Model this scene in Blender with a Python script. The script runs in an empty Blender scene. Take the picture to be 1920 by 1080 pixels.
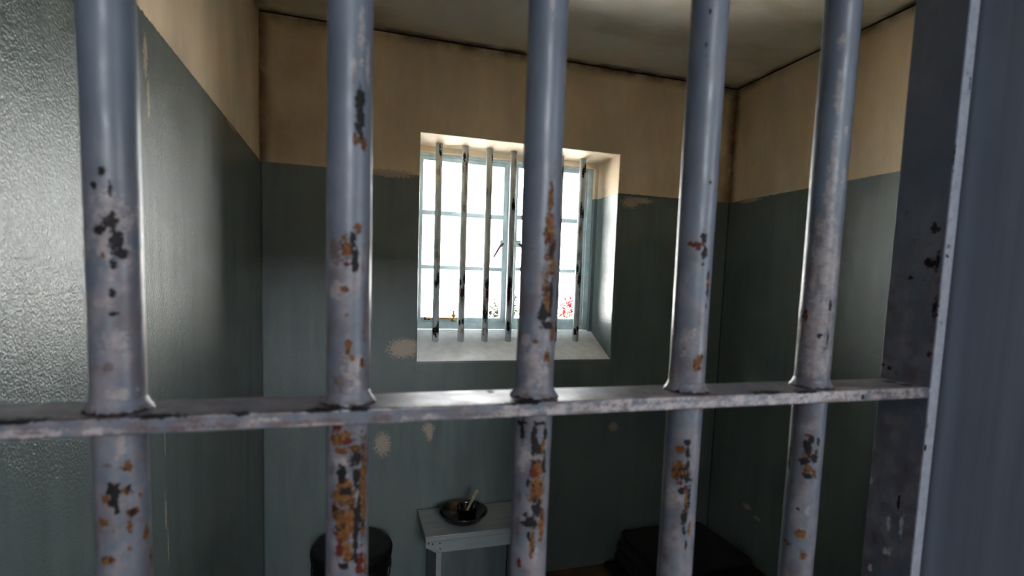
import bpy, bmesh, math, random
import numpy as np
from mathutils import Vector, Matrix

random.seed(7)
np.random.seed(7)
C = bpy.context.scene.collection
SC = bpy.context.scene
H = 1.365                     # camera height above the cell floor; z figures below are given relative to the lens and raised by H

# ------------------------------------------------------------------ camera
cam_data = bpy.data.cameras.new('camera')
cam = bpy.data.objects.new('camera', cam_data)
C.objects.link(cam)
SC.camera = cam
YAW, PITCH, ROLL = 0.2987, -0.0886, 0.0337
fwd = Vector((math.sin(YAW)*math.cos(PITCH), math.cos(YAW)*math.cos(PITCH), math.sin(PITCH)))
r0 = Vector((math.cos(YAW), -math.sin(YAW), 0)); u0 = r0.cross(fwd)
rgt = r0*math.cos(ROLL) + u0*math.sin(ROLL); upv = -r0*math.sin(ROLL) + u0*math.cos(ROLL)
M = Matrix((rgt, upv, -fwd)).transposed().to_4x4()
M.translation = Vector((0, 0, H))
cam.matrix_world = M
cam_data.sensor_width = 36.0
cam_data.lens = 993.54/1920*36.0
cam_data.shift_y = (612.55-540)/1920
cam_data.clip_start = 0.01
cam_data.dof.use_dof = True
cam_data.dof.focus_distance = 2.3
cam_data.dof.aperture_fstop = 7.5

# ------------------------------------------------------------------ world: white overcast sky
SKY = 27.0
w = bpy.data.worlds.new('overcast_sky'); SC.world = w; w.use_nodes = True
nt = w.node_tree
bg = nt.nodes['Background']
tc = nt.nodes.new('ShaderNodeTexCoord'); sep = nt.nodes.new('ShaderNodeSeparateXYZ')
mr = nt.nodes.new('ShaderNodeMapRange'); mr.inputs['From Min'].default_value = -0.1; mr.inputs['From Max'].default_value = 0.9
mx = nt.nodes.new('ShaderNodeMix'); mx.data_type = 'RGBA'
mx.inputs['A'].default_value = (0.80, 0.80, 0.80, 1); mx.inputs['B'].default_value = (0.985, 0.995, 1.0, 1)
nt.links.new(tc.outputs['Generated'], sep.inputs[0]); nt.links.new(sep.outputs['Z'], mr.inputs['Value'])
nt.links.new(mr.outputs['Result'], mx.inputs['Factor']); nt.links.new(mx.outputs['Result'], bg.inputs['Color'])
bg.inputs['Strength'].default_value = SKY

def area(name, loc, target, sx, sy, energy, color):
    d = bpy.data.lights.new(name, 'AREA'); d.shape = 'RECTANGLE'; d.size = sx; d.size_y = sy
    d.energy = energy; d.color = color
    o = bpy.data.objects.new(name, d); C.objects.link(o); o.location = loc
    o.rotation_euler = (Vector(target)-Vector(loc)).to_track_quat('-Z', 'Y').to_euler()
    return o
# light portal in the cell window (guides sampling of the sky, emits nothing itself)
port = area('window_portal', (0.71, 2.56, 0.16+H), (0.71, 0, 0.16+H), 0.90, 0.82, 1.0, (1, 1, 1))
port.data.cycles.is_portal = True
# daylight of the window across the corridor, behind the camera
area('corridor_daylight', (0.15, -6.05, 1.75+H), (0.1, 2, -0.80+H), 1.7, 1.4, 245.0, (0.90, 0.95, 1.0))
# second window at the right-hand end of the corridor
area('corridor_end_daylight', (2.34, -1.25, 0.10+H), (0.0, -0.2, 0.0+H), 1.3, 1.5, 46.0, (0.86, 0.93, 1.0))
# high sun on the yard beyond the window; it stands behind the cell block, so the window side is in shade
sd = bpy.data.lights.new('sun', 'SUN'); sd.energy = 140.0; sd.angle = 0.01; sd.color = (1.0, 0.97, 0.93)
so = bpy.data.objects.new('sun', sd); C.objects.link(so); so.rotation_euler = Vector((0.25, 0.60, -0.95)).to_track_quat('-Z', 'Y').to_euler()

SC.view_settings.view_transform = 'Standard'
SC.view_settings.look = 'None'
SC.view_settings.gamma = 1.0
SC.view_settings.use_curve_mapping = False
SC.view_settings.exposure = 0.0
SC.cycles.sample_clamp_indirect = 0.0
SC.cycles.diffuse_bounces = 7
SC.cycles.glossy_bounces = 4
SC.cycles.max_bounces = 12
SC.cycles.transparent_max_bounces = 12
SC.cycles.caustics_reflective = False
SC.cycles.caustics_refractive = False

# ------------------------------------------------------------------ material helpers
class NB:
    """small node builder"""
    def __init__(s, name):
        s.m = bpy.data.materials.new(name); s.m.use_nodes = True
        s.t = s.m.node_tree; s.b = s.t.nodes['Principled BSDF']
        s.tc = s.t.nodes.new('ShaderNodeTexCoord')
        s.co = s.tc.outputs['Object']
    def n(s, k): return s.t.nodes.new(k)
    def put(s, sock, v):
        if isinstance(v, bpy.types.NodeSocket): s.t.links.new(v, sock)
        elif isinstance(v, (tuple, list)) and len(v) == 3 and sock.type == 'RGBA': sock.default_value = (*v, 1)
        else: sock.default_value = v
    def math(s, op, a, b=0.0, clamp=False):
        x = s.n('ShaderNodeMath'); x.operation = op; x.use_clamp = clamp
        s.put(x.inputs[0], a); s.put(x.inputs[1], b); return x.outputs[0]
    def vmath(s, op, a, b):
        x = s.n('ShaderNodeVectorMath'); x.operation = op
        s.put(x.inputs[0], a); s.put(x.inputs[1], b)
        return x.outputs['Value'] if op in ('LENGTH', 'DISTANCE') else x.outputs[0]
    def noise(s, scale, detail=3, rough=0.55, vec=None, stretch=None):
        x = s.n('ShaderNodeTexNoise'); x.inputs['Scale'].default_value = scale
        x.inputs['Detail'].default_value = detail; x.inputs['Roughness'].default_value = rough
        v = vec or s.co
        if stretch: v = s.vmath('MULTIPLY', v, stretch)
        s.put(x.inputs['Vector'], v); return x.outputs[0]
    def ramp(s, v, a, b, c=0.0, d=1.0):
        x = s.n('ShaderNodeMapRange'); x.interpolation_type = 'SMOOTHSTEP'
        s.put(x.inputs['Value'], v)
        for i, q in zip(('From Min', 'From Max', 'To Min', 'To Max'), (a, b, c, d)): s.put(x.inputs[i], q)
        return x.outputs[0]
    def mix(s, f, a, b):
        x = s.n('ShaderNodeMix'); x.data_type = 'RGBA'
        s.put(x.inputs['Factor'], f); s.put(x.inputs['A'], a); s.put(x.inputs['B'], b); return x.outputs['Result']
    def mixf(s, f, a, b):
        x = s.n('ShaderNodeMix'); x.data_type = 'FLOAT'
        s.put(x.inputs['Factor'], f); s.put(x.inputs['A'], a); s.put(x.inputs['B'], b); return x.outputs['Result']
    def attr(s, name):
        x = s.n('ShaderNodeAttribute'); x.attribute_name = name; return x.outputs['Fac']
    def bump(s, h, dist, strength=1.0, nrm=None):
        x = s.n('ShaderNodeBump'); x.inputs['Distance'].default_value = dist; s.put(x.inputs['Strength'], strength)
        s.put(x.inputs['Height'], h)
        if nrm: s.t.links.new(nrm, x.inputs['Normal'])
        return x.outputs[0]
    def out(s, color=None, rough=None, metal=None, normal=None, spec=None):
        for k, v in (('Base Color', color), ('Roughness', rough), ('Metallic', metal), ('Normal', normal), ('Specular IOR Level', spec)):
            if v is not None: s.put(s.b.inputs[k], v)
        return s.m

def plain(name, col, rough=0.5, metal=0.0, var=0.12, scale=30, bump=0.0, bscale=200):
    k = NB(name)
    n = k.noise(scale, 4)
    c = k.mix(k.ramp(n, .3, .7), tuple(x*(1-var) for x in col), tuple(min(1, x*(1+var)) for x in col))
    nr = k.bump(k.noise(bscale, 2), bump) if bump else None
    return k.out(c, rough, metal, nr)

GREEN = (0.136, 0.172, 0.170)
CREAM = (0.70, 0.565, 0.40)
ZP = 0.4102 + H               # height of the paint line
ZC = 0.9515 + H               # ceiling
XL, XR, YB = -0.3222, 1.7778, 2.2223

def wall_mat(name, chips=(), chalk=()):
    """two-tone cell paint: glossy rolled green dado, matt cream above, brown damp stains in the corners"""
    k = NB(name)
    sp = k.n('ShaderNodeSeparateXYZ'); k.put(sp.inputs[0], k.co)
    X, Y, Z = sp.outputs
    edge = k.noise(9, 5, .65); edge2 = k.noise(60, 4, .7)
    # paint line with a slightly ragged edge
    zz = k.math('ADD', Z, k.math('MULTIPLY', k.math('SUBTRACT', edge2, .5), k.ramp(edge, .5, .62, .004, .022)))
    up = k.ramp(zz, ZP-.0015, ZP+.0015)
    g = k.mix(k.ramp(k.noise(5, 5, .6, stretch=(3, 3, .35)), .3, .7), tuple(c*.84 for c in GREEN), tuple(c*1.13 for c in GREEN))
    g = k.mix(k.ramp(k.noise(2.2, 3), .35, .7), g, (0.143, 0.172, 0.163))
    c = k.mix(k.ramp(k.noise(4, 5, .65, stretch=(1.6, 1.6, .6)), .3, .72), tuple(c*.84 for c in CREAM), tuple(c*1.08 for c in CREAM))
    c = k.mix(k.ramp(k.noise(2.6, 4), .45, .75, 0, .4), c, (0.60, 0.44, 0.26))
    # damp stains near the back corners; ceiling joint stained too, its shade painted in
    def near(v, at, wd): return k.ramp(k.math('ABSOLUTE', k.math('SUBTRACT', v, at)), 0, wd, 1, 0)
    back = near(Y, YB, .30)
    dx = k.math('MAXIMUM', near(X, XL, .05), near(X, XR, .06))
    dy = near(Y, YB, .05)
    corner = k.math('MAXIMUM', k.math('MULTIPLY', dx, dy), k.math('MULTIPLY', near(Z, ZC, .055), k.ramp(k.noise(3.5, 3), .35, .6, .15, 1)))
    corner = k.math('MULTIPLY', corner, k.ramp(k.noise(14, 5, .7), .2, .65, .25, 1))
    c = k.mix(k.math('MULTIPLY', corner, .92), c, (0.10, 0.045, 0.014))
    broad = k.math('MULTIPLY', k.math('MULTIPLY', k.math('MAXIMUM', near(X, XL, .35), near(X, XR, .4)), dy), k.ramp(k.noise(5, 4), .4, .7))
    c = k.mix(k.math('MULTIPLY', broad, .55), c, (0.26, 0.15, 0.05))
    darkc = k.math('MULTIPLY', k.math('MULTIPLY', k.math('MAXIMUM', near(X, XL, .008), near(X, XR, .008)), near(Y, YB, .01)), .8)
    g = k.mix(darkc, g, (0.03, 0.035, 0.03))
    # chipped patches that show the old plaster
    chipm = None
    for (p, r) in chips:
        d = k.vmath('LENGTH', k.vmath('DIVIDE', k.vmath('SUBTRACT', k.co, p), r), (0, 0, 0))
        v = k.math('SUBTRACT', 1.0, d)
        chipm = v if chipm is None else k.math('MAXIMUM', chipm, v)
    col = k.mix(up, g, c)
    if chipm is not None:
        rag = k.math('MULTIPLY', k.math('SUBTRACT', k.noise(130, 6, .85), .5), 4.4)
        cm = k.ramp(k.math('ADD', k.math('MULTIPLY', chipm, 1.5), rag), .4, .6)
        cm = k.math('MULTIPLY', cm, k.ramp(chipm, -.05, .1))
        col = k.mix(cm, col, (0.40, 0.335, 0.26))
    # the window sill takes a paler, neutral grey
    ge = k.n('ShaderNodeNewGeometry'); sn = k.n('ShaderNodeSeparateXYZ'); k.put(sn.inputs[0], ge.outputs['Normal'])
    sill = k.math('MULTIPLY', k.ramp(sn.outputs[2], .5, .7), k.ramp(Y, YB-.004, YB+.004))
    col = k.mix(sill, col, k.mix(k.ramp(k.noise(30, 4), .35, .65), (0.74, 0.76, 0.79), (0.84, 0.86, 0.89)))
    rough = k.mixf(up, k.ramp(k.noise(6, 3), .3, .7, .19, .25), .72)
    roll = k.noise(300, 3, .55)
    lump = k.noise(45, 2)
    h = k.math('ADD', roll, k.math('MULTIPLY', lump, .3))
    nrm = k.bump(h, .0012, k.mixf(up, 1.0, .35))
    m = k.out(col, rough, 0.0, nrm)
    return m

def steel_mat(name, base=(0.072, 0.086, 0.110), rough=0.40, mott=True, palec=((0.15, 0.118, 0.115), (0.235, 0.20, 0.19))):
    """old grey-blue gloss paint; the chips are where the mesh carries them (attributes set per object)"""
    k = NB(name)
    fine = k.noise(480, 5, .75); mid = k.noise(150, 4, .7)
    rag = k.math('ADD', k.math('MULTIPLY', k.math('SUBTRACT', fine, .5), 2.2), k.math('MULTIPLY', k.math('SUBTRACT', mid, .5), 2.4))
    col = k.mix(k.ramp(k.noise(22, 4), .3, .7), tuple(c*.90 for c in base), tuple(c*1.1 for c in base))
    col = k.mix(k.ramp(k.noise(60, 5, .7, stretch=(1, 1, .25)), .52, .72, 0, .35), col, (0.145, 0.128, 0.135))
    if mott:      # thin, rubbed paint on the lower half of the bars
        sp = k.n('ShaderNodeSeparateXYZ'); k.put(sp.inputs[0], k.co)
        zone = k.ramp(k.math('ADD', sp.outputs[2], k.math('MULTIPLY', k.math('SUBTRACT', k.noise(18, 3), .5), .25)), H+.12, H-.02)
        rub = k.math('MULTIPLY', zone, k.ramp(k.noise(85, 6, .75, stretch=(1, 1, .5)), .36, .62))
        col = k.mix(k.math('MULTIPLY', rub, .72), col, k.mix(k.ramp(k.noise(50, 3), .4, .6), (0.085, 0.056, 0.056), (0.175, 0.142, 0.146)))
    def msk(a, lo=.12, hi=.2, amp=1.0): return k.ramp(k.math('ADD', k.attr(a), k.math('MULTIPLY', rag, amp)), lo, hi)
    P = k.ramp(k.math('ADD', k.attr('pale'), k.math('MULTIPLY', rag, 1.2)), .05, .5)
    B = k.ramp(k.math('ADD', k.attr('brown'), k.math('MULTIPLY', rag, 1.2)), .05, .5)
    O = msk('ochre'); R = msk('red')
    K = k.math('MAXIMUM', msk('bare'), k.math('MULTIPLY', O, k.ramp(k.noise(210, 4, .7, stretch=(1, 1, .6)), .54, .61)))
    col = k.mix(k.math('MULTIPLY', P, .75), col, k.mix(k.ramp(mid, .35, .65), *palec))
    col = k.mix(k.math('MULTIPLY', B, .72), col, k.mix(k.ramp(mid, .35, .65), (0.075, 0.034, 0.022), (0.05, 0.024, 0.015)))
    oc = k.mix(k.ramp(k.noise(240, 3, .6), .35, .65), (0.125, 0.056, 0.0125), (0.075, 0.026, 0.006))
    oc = k.mix(k.ramp(k.noise(330, 3, .6), .55, .7), oc, (0.032, 0.013, 0.007))
    col = k.mix(O, col, oc)
    col = k.mix(R, col, (0.062, 0.008, 0.0045))
    col = k.mix(K, col, (0.006, 0.0045, 0.0045))
    anyc = k.math('MAXIMUM', O, k.math('MAXIMUM', R, K))
    rgh = k.mixf(anyc, k.ramp(k.noise(40, 3), .3, .7, rough-.05, rough+.08), .62)
    rgh = k.mixf(k.math('MULTIPLY', k.math('MAXIMUM', P, B), .5), rgh, .5)
    h = k.math('ADD', k.math('MULTIPLY', anyc, -1.0), k.math('MULTIPLY', k.noise(90, 3), .7))
    nrm = k.bump(h, .0004, .8)
    return k.out(col, rgh, 0.0, nrm, k.mixf(anyc, .5, .18))

def glass_mat(name):
    k = NB(name)
    t = k.t; tr = k.n('ShaderNodeBsdfTransparent'); gl = k.n('ShaderNodeBsdfGlossy'); fr = k.n('ShaderNodeFresnel'); mxs = k.n('ShaderNodeMixShader')
    tr.inputs['Color'].default_value = (0.95, 0.96, 0.96, 1); gl.inputs['Roughness'].default_value = .05
    fr.inputs['IOR'].default_value = 1.45
    t.links.new(fr.outputs[0], mxs.inputs[0]); t.links.new(tr.outputs[0], mxs.inputs[1]); t.links.new(gl.outputs[0], mxs.inputs[2])
    t.links.new(mxs.outputs[0], t.nodes['Material Output'].inputs['Surface'])
    return k.m

# ------------------------------------------------------------------ object helpers
def link(name, me, mat=None, parent=None):
    o = bpy.data.objects.new(name, me); C.objects.link(o)
    if mat and not me.materials: me.materials.append(mat)
    if parent: o.parent = parent; o.matrix_parent_inverse = parent.matrix_basis.inverted()
    return o
def bm_obj(name, bm, mat=None, parent=None, smooth=False):
    bmesh.ops.recalc_face_normals(bm, faces=bm.faces)
    me = bpy.data.meshes.new(name); bm.to_mesh(me); bm.free()
    if smooth:
        for p in me.polygons: p.use_smooth = True
    return link(name, me, mat, parent)
def add_box(bm, x0, x1, y0, y1, z0, z1, bev=0.0, seg=2):
    r = bmesh.ops.create_cube(bm, size=1.0)
    for v in r['verts']:
        v.co = Vector(((x0+x1)/2 + v.co.x*(x1-x0), (y0+y1)/2 + v.co.y*(y1-y0), (z0+z1)/2 + v.co.z*(z1-z0)))
    if bev:
        es = list({e for v in r['verts'] for e in v.link_edges})
        bmesh.ops.bevel(bm, geom=es, offset=bev, segments=seg, affect='EDGES', profile=.6)
def box(name, x0, x1, y0, y1, z0, z1, mat, parent=None, bev=0.0):
    bm = bmesh.new(); add_box(bm, x0, x1, y0, y1, z0, z1, bev); return bm_obj(name, bm, mat, parent, bool(bev) and bev > .004)
def add_lathe(bm, prof, cx, cy, n=48, close=False):
    rings = []
    for r, z in prof:
        if r < 1e-6: rings.append([bm.verts.new((cx, cy, z))])
        else: rings.append([bm.verts.new((cx+r*math.cos(2*math.pi*i/n), cy+r*math.sin(2*math.pi*i/n), z)) for i in range(n)])
    pairs = list(zip(rings, rings[1:])) + ([(rings[-1], rings[0])] if close else [])
    for a, b in pairs:
        for i in range(n):
            j = (i+1) % n
            if len(a) == 1 and len(b) == 1: continue
            if len(a) == 1: bm.faces.new((a[0], b[i], b[j]))
            elif len(b) == 1: bm.faces.new((a[i], a[j], b[0]))
            else: bm.faces.new((a[i], a[j], b[j], b[i]))
def lathe(name, prof, cx, cy, mat, parent=None, n=48, close=False):
    bm = bmesh.new(); add_lathe(bm, prof, cx, cy, n, close); return bm_obj(name, bm, mat, parent, True)
def add_tube(bm, pts, r, n=8, cap=True):
    pts = [Vector(p) for p in pts]; rings = []
    for i, p in enumerate(pts):
        d = (pts[min(i+1, len(pts)-1)] - pts[max(i-1, 0)]).normalized()
        a = d.cross(Vector((0, 0, 1))) if abs(d.z) < .95 else d.cross(Vector((1, 0, 0)))
        a.normalize(); b = d.cross(a); rr = r[i] if isinstance(r, (list, tuple)) else r
        rings.append([bm.verts.new(p + a*rr*math.cos(2*math.pi*k/n) + b*rr*math.sin(2*math.pi*k/n)) for k in range(n)])
    for a, b in zip(rings, rings[1:]):
        for i in range(n): bm.faces.new((a[i], a[(i+1) % n], b[(i+1) % n], b[i]))
    if cap: bm.faces.new(rings[0][::-1]); bm.faces.new(rings[-1])
def tube(name, pts, r, mat, parent=None, n=8):
    bm = bmesh.new(); add_tube(bm, pts, r, n); return bm_obj(name, bm, mat, parent, True)
def struct(o): o['kind'] = 'structure'; return o
def tag(o, label, cat, group=None):
    o['label'] = label; o['category'] = cat
    if group: o['group'] = group
    return o
def empty(name, loc, label=None, cat=None, group=None, rz=0.0):
    o = bpy.data.objects.new(name, None); C.objects.link(o); o.location = loc; o.rotation_euler.z = rz
    o.empty_display_size = .1
    if label: tag(o, label, cat, group)
    return o

# chips of paint: x y z (mm, z from lens height), radius across, radius along, kind, weight
CHIPS = {'bar0':"-129.4 346.3 50.7 2.6 2.6 K 1;-133.6 347 43.4 2 2.6 K 1;-126.3 346.5 24.4 4.4 4.1 K 1;-131.6 346.5 19.8 3.2 3.5 K 1;-123.9 347.3 14.2 3.5 7.7 K 1;-122.3 348.1 7.5 3.9 3.6 K 1;-125.4 346.8 0.3 2.1 4.1 K 1;-124.7 347 17.3 1.8 20.6 K 0.7;-125.6 346.7 43.2 1.7 5.8 K 0.6;-125.7 346.7 -15 2.1 3 K 1;-125.6 346.7 -26.6 2.7 1.5 K 1;-126.4 346.5 20.1 13.2 27.8 P 0.8;-130.8 346.4 -21 5.9 4.1 P 1;-124 347.3 -71.8 8.5 3.6 P 1;-125.7 346.7 -41.9 9 9 P 0.7;-129.8 346.3 -56.9 4.2 4.2 B 0.7;-122.3 348.1 -114.9 3.7 3.4 O 1;-132.4 346.6 -113.6 4.5 1.5 B 1;-128.2 346.3 -127.6 4.6 4.6 K 1;-123 347.7 -128.6 4.3 3.4 O 1;-132.4 346.6 -133.4 3.4 3.7 O 1;-128.9 346.3 -134.2 3.4 4.6 K 1;-127.3 346.4 -140.7 1.8 2.8 K 1;-120.7 349.2 -142.6 4.1 2.8 O 1;-119.9 349.8 -143.7 2.5 1.6 R 1;-134.7 347.4 -147.1 3.1 3.1 O 1;-121.5 348.6 -151.3 1.9 5 O 1;-116.1 355.6 -159.2 2.6 5.1 O 1;-121.8 348.4 -163.9 1.9 1.9 O 1;-133.3 346.9 -169.7 4.3 3.7 O 1;-115.4 360 -177.1 2.6 7.2 O 1;-129.4 346.3 -151.9 1.8 1.8 B 1;-117.8 352.3 -134.5 1.6 1.9 O 1;-124.9 346.9 -100.2 3 12.2 P 0.7",
'bar1':"5.3 347.6 105.1 3.6 9.8 K 1;6 347.9 94.3 3.9 12.4 K 1;3.2 346.8 81.9 2.3 3.9 O 1;7.7 349.1 80.4 2.3 4.6 O 1;5.7 347.8 89.4 4.9 13.1 B 0.8;5.9 347.9 145.8 2.9 22.5 P 0.8;9.9 351.1 129 2.6 19.7 P 0.8;1.4 346.4 126 1.6 12.2 P 1;1.7 346.5 116.8 1.6 9.7 B 0.7;4.9 347.4 28.6 3 4 O 1;-2 346.3 16 5.6 8.6 O 0.9;1.8 346.5 21.1 2.6 6.6 K 1;3.1 346.8 8.1 2.3 9.3 K 1;-1.9 346.3 6.2 2.3 1.7 R 1;-8.9 349 14.8 7.3 11.6 B 0.8;7.7 349.1 3.3 2 7.4 B 1;-8.2 348.5 -8.9 8.3 10 P 0.7;-1.8 346.3 -25.3 1.7 1.3 O 1;-3.1 346.5 -9.4 3 2 O 1;9.3 350.5 -28.9 2 23.9 B 1;-1 346.3 -45.5 2.3 4.7 O 1;1.6 346.4 -52.3 1.7 2.4 O 1;8.6 349.8 -57 2.4 3.1 O 1;-6.3 347.5 -69.4 6.7 8.8 B 0.8;1.7 346.4 -62.5 10.1 20.3 P 0.6;-5.5 347.1 -103.8 7.8 6.1 O 1;0.3 346.3 -106.7 4.1 2.7 R 1;3.7 346.9 -112 5.2 3.8 O 1;-4.5 346.8 -112.5 5.5 3.4 O 0.8;-7.8 348.3 -97.1 3.4 2.7 R 1;4.4 347.2 -119.2 5.2 6.9 K 1;-4.4 346.8 -128.3 3.8 6.8 K 1;4.8 347.4 -131 3.1 9.7 K 1;8.9 350.1 -141.5 3.5 38.6 O 1;-2.7 346.4 -140.7 8.2 13.7 O 1;-0.4 346.3 -139.1 3.8 3.4 K 1;6.3 348.1 -153 2.4 14.7 K 1;-7.6 348.1 -155.3 4.1 11 O 0.9;-9.3 349.3 -150.2 2.1 2.8 R 1;-3.6 346.6 -163.9 6.9 14.5 O 1;4.7 347.3 -170.6 2.1 21 K 1;7.6 349 -190.2 3.2 9.2 R 1;-2.5 346.4 -189.3 4.2 3.1 K 1;-5.9 347.3 -178.4 2.8 7.6 R 1;11.2 352.9 -194.7 2.2 7.9 O 1;2.3 346.6 -157.4 4.9 20.8 O 0.8;-4.5 346.8 -120.6 6.2 3.4 P 1;-10.4 350.3 -125.6 2.8 5.2 B 1;-0.9 346.3 -182.1 7 10.4 O 0.7",
'bar2':"127.6 346.4 181.8 2.5 7.1 P 1;133.6 346.9 75.2 2.6 11 B 0.8;131.5 346.4 57.1 2.6 12.4 O 1;132 346.5 35.4 4.8 14.7 O 1;131.4 346.4 29.9 1.8 2.9 R 1;129.2 346.3 26.1 1.5 2.2 R 1;134.1 347.1 19.1 4.8 16.7 O 1;134.5 347.2 21 2.6 8.2 K 0.9;137.1 348.6 10 2.2 11.2 B 1;129.5 346.3 -1.3 3.7 10.4 B 1;132.1 346.5 -12.4 5.6 14.9 O 1;129.7 346.3 -24.3 5.2 5.2 K 1;135.2 347.5 -10.5 2.2 15.7 K 1;132.5 346.6 -31.1 5.2 3.4 K 1;128.7 346.3 -18 2.2 5.9 K 1;137.6 349 -35.1 2.3 6.8 O 1;124.8 347 -42.4 2.6 1.9 O 1;133.1 346.7 -52.6 3 5.6 O 1;135.3 347.6 -59.6 3 1.9 B 1;120.4 349.6 20.4 2.2 2.9 B 0.7;123.7 347.5 -61.3 10.5 20.6 P 0.8;118.5 351.7 -43 5.3 7.5 P 0.6;131.5 346.4 -65.1 4.5 6 P 1;118.8 351.3 -107.4 2.3 9.5 K 1;117.8 352.6 -101.9 5.7 2.3 K 1;126.2 346.6 -111.1 2.7 12.1 K 1;130.5 346.3 -101.2 6.1 1.9 K 1;127.6 346.4 -119.7 4.2 6.1 K 1;134.4 347.2 -108.6 1.9 6.9 K 1;132.5 346.6 -118.5 3.4 6.5 O 1;128.2 346.3 -135.3 7.6 9.2 O 1;125.6 346.8 -136.9 4.6 5.3 R 1;134.5 347.2 -131.4 2.3 9.2 K 1;129.6 346.3 -150.4 7.3 14.6 O 1;123 347.8 -144.6 1.5 6.9 K 1;129.8 346.3 -164.4 4.6 9.2 K 1;125.8 346.7 -174.1 6.5 5 K 1;122.4 348.1 -168.4 2.7 3.1 K 1;122.1 348.3 -169.3 3.5 2.3 O 1;134.2 347.1 -175.2 3.5 17.1 O 1;127.2 346.4 -190.2 2.3 13.9 O 1;118 352.2 -155.8 2.7 6.2 B 1;118.1 352.2 -179.9 1.6 17.1 B 1;119.3 350.6 -205.6 1.9 5.5 R 1;125 347 -183 1.9 5.4 K 1;120.9 349.2 -127.2 7.6 15.3 P 0.7;128.7 346.3 -198.4 5.8 9.7 P 0.6",
'bar3':"250.2 349.3 176.6 1.2 3.5 K 1;250.9 348.7 161.3 1.2 1.6 K 1;251.1 348.6 200 1.2 2.7 K 1;250.5 349 169 0.8 1.6 K 1;258.8 346.3 78.2 1.6 2.4 K 1;256.5 346.4 36.8 2.8 4.9 K 1;252.7 347.6 29.9 3.6 4 R 1;248.1 351.3 31.8 2.8 2.4 O 1;257.7 346.3 26 2.8 6.5 K 1;257.1 346.4 16.7 2 1.6 K 1;255.7 346.6 30.8 1.6 1.6 O 1;250.4 349.1 30.6 2 2.4 R 1;262.9 346.9 2.7 2 8.2 O 1;262.9 346.9 8.8 1.6 3.7 K 1;262.9 346.9 -3.4 1.6 5.3 K 1;262.8 346.9 -15.7 1.2 2.9 K 1;257.6 346.3 -28.1 1.6 1.6 B 1;258.5 346.3 -60.1 3.7 6.6 O 1;260.3 346.3 -63.4 2.1 3.3 R 1;261.2 346.5 -55.1 2.1 3.3 O 1;256.1 346.5 -57.6 2.1 2.5 O 1;248.7 350.6 -48.1 2.1 2.5 B 1;250.2 349.2 -42.9 7.4 16.5 P 0.6;254.1 347.1 -122.7 2.9 2.9 K 1;249.2 350.1 -128.5 5 3.8 O 1;254.6 346.9 -131.3 2.1 4.6 K 1;255.5 346.6 -133.4 2.5 2.5 O 1;248.9 350.4 -147.3 5.5 11.8 O 1;252.9 347.6 -148.7 5.1 9.3 O 1;255 346.8 -152 4.6 5.5 K 1;255.5 346.6 -139.9 1.7 5.5 K 1;253 347.5 -144.3 1.7 2.5 K 1;251.8 348.1 -162.7 3 3.8 K 1;258.1 346.3 -166 1.7 11.8 K 1;256.1 346.5 -170.3 2.1 14.4 O 1;254.9 346.8 -183.5 3.4 7.2 K 1;255.5 346.6 -194.5 2.5 3.8 K 1;260.1 346.3 -192.6 1.7 6.8 O 1;258.1 346.3 -206.6 1.3 5.5 K 1;245.8 355.4 -217.9 3.9 9.5 B 0.7;247.5 352.1 -167.5 9.4 17 P 0.7;254.6 346.9 -159.4 1.7 3.4 R 1;251.1 348.6 -155.4 1.7 2.5 R 1",
'bar4':"376.5 350.1 198.6 3.4 6.9 P 1;377.2 349.4 161.2 2.6 19.4 P 1;385.6 346.3 129.8 2.2 6.1 P 1;377.6 349.1 110.5 2.6 19.6 P 1;377.3 349.4 84.9 4.4 28.5 P 1;373.6 354.1 52.6 4 9.8 P 1;378.4 348.6 41.5 7.1 24.3 P 1;387.5 346.3 93.8 2.6 10.5 P 1;373.1 355.1 19.4 5.8 24.7 P 1;372.5 357.5 17.1 3.6 13.5 B 0.7;381.2 347.1 17.4 11.5 26.6 P 1;375.9 350.7 -29.8 14.4 40.5 P 1;372.8 364 -21.8 3.7 10.1 K 1;372.3 359.5 -21.4 2.7 6.4 O 1;374.1 366.8 -39.7 3.3 16.8 K 1;372.5 362.8 -30.9 3.7 18.4 B 1;384.8 346.3 -13.6 1.8 6.3 K 1;385 346.3 -20.3 1.8 11.2 B 1;378.2 348.7 -38.1 2.7 2.2 K 1;385 346.3 -40.6 1.3 13.5 K 1;382.8 346.6 -49.2 1.8 1.3 K 1;376.5 350 -68.3 10.9 8.1 P 1;376.3 350.3 -134.7 4.1 6.4 K 1;375.5 351.1 -147.7 4.6 4.1 K 1;375.4 351.3 -144.4 2.3 2.3 O 1;379.1 348.1 -127.7 2.3 4.1 K 1;382.3 346.8 -144.3 3.7 8.2 K 1;378.3 348.6 -154.1 5.1 4.6 O 1;378.6 348.4 -159.7 4.1 3.2 K 1;383.4 346.5 -157 2.8 4.6 O 1;377.2 349.4 -124.7 4.1 1.8 O 1;376.7 349.9 -142.6 2.8 2.8 O 1;384.4 346.3 -130.2 1.8 5 K 1;379.3 348 -137.5 2.3 2.7 O 1;383.3 346.5 -139.6 1.8 4.6 O 1;372.8 363.9 -149.5 2.8 15.1 K 1;376.2 370 -171.6 3.8 20.2 B 1;374.7 352.2 -190.5 2.3 1.4 K 1;377.2 349.4 -213.7 5.1 5.1 O 1;372.3 360 -223.7 4.3 2.8 O 1;380.1 347.6 -232 3.3 3.3 O 1;380.8 347.3 -191.9 2.8 5.5 P 1;375.4 351.2 -117.2 5.5 4.6 P 1;377.6 349.1 -226.2 5.6 4.7 B 0.5;374.7 352.2 -167.1 2.3 2.3 B 1;372.3 358.9 -169.5 2.3 3.8 B 1",
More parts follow.
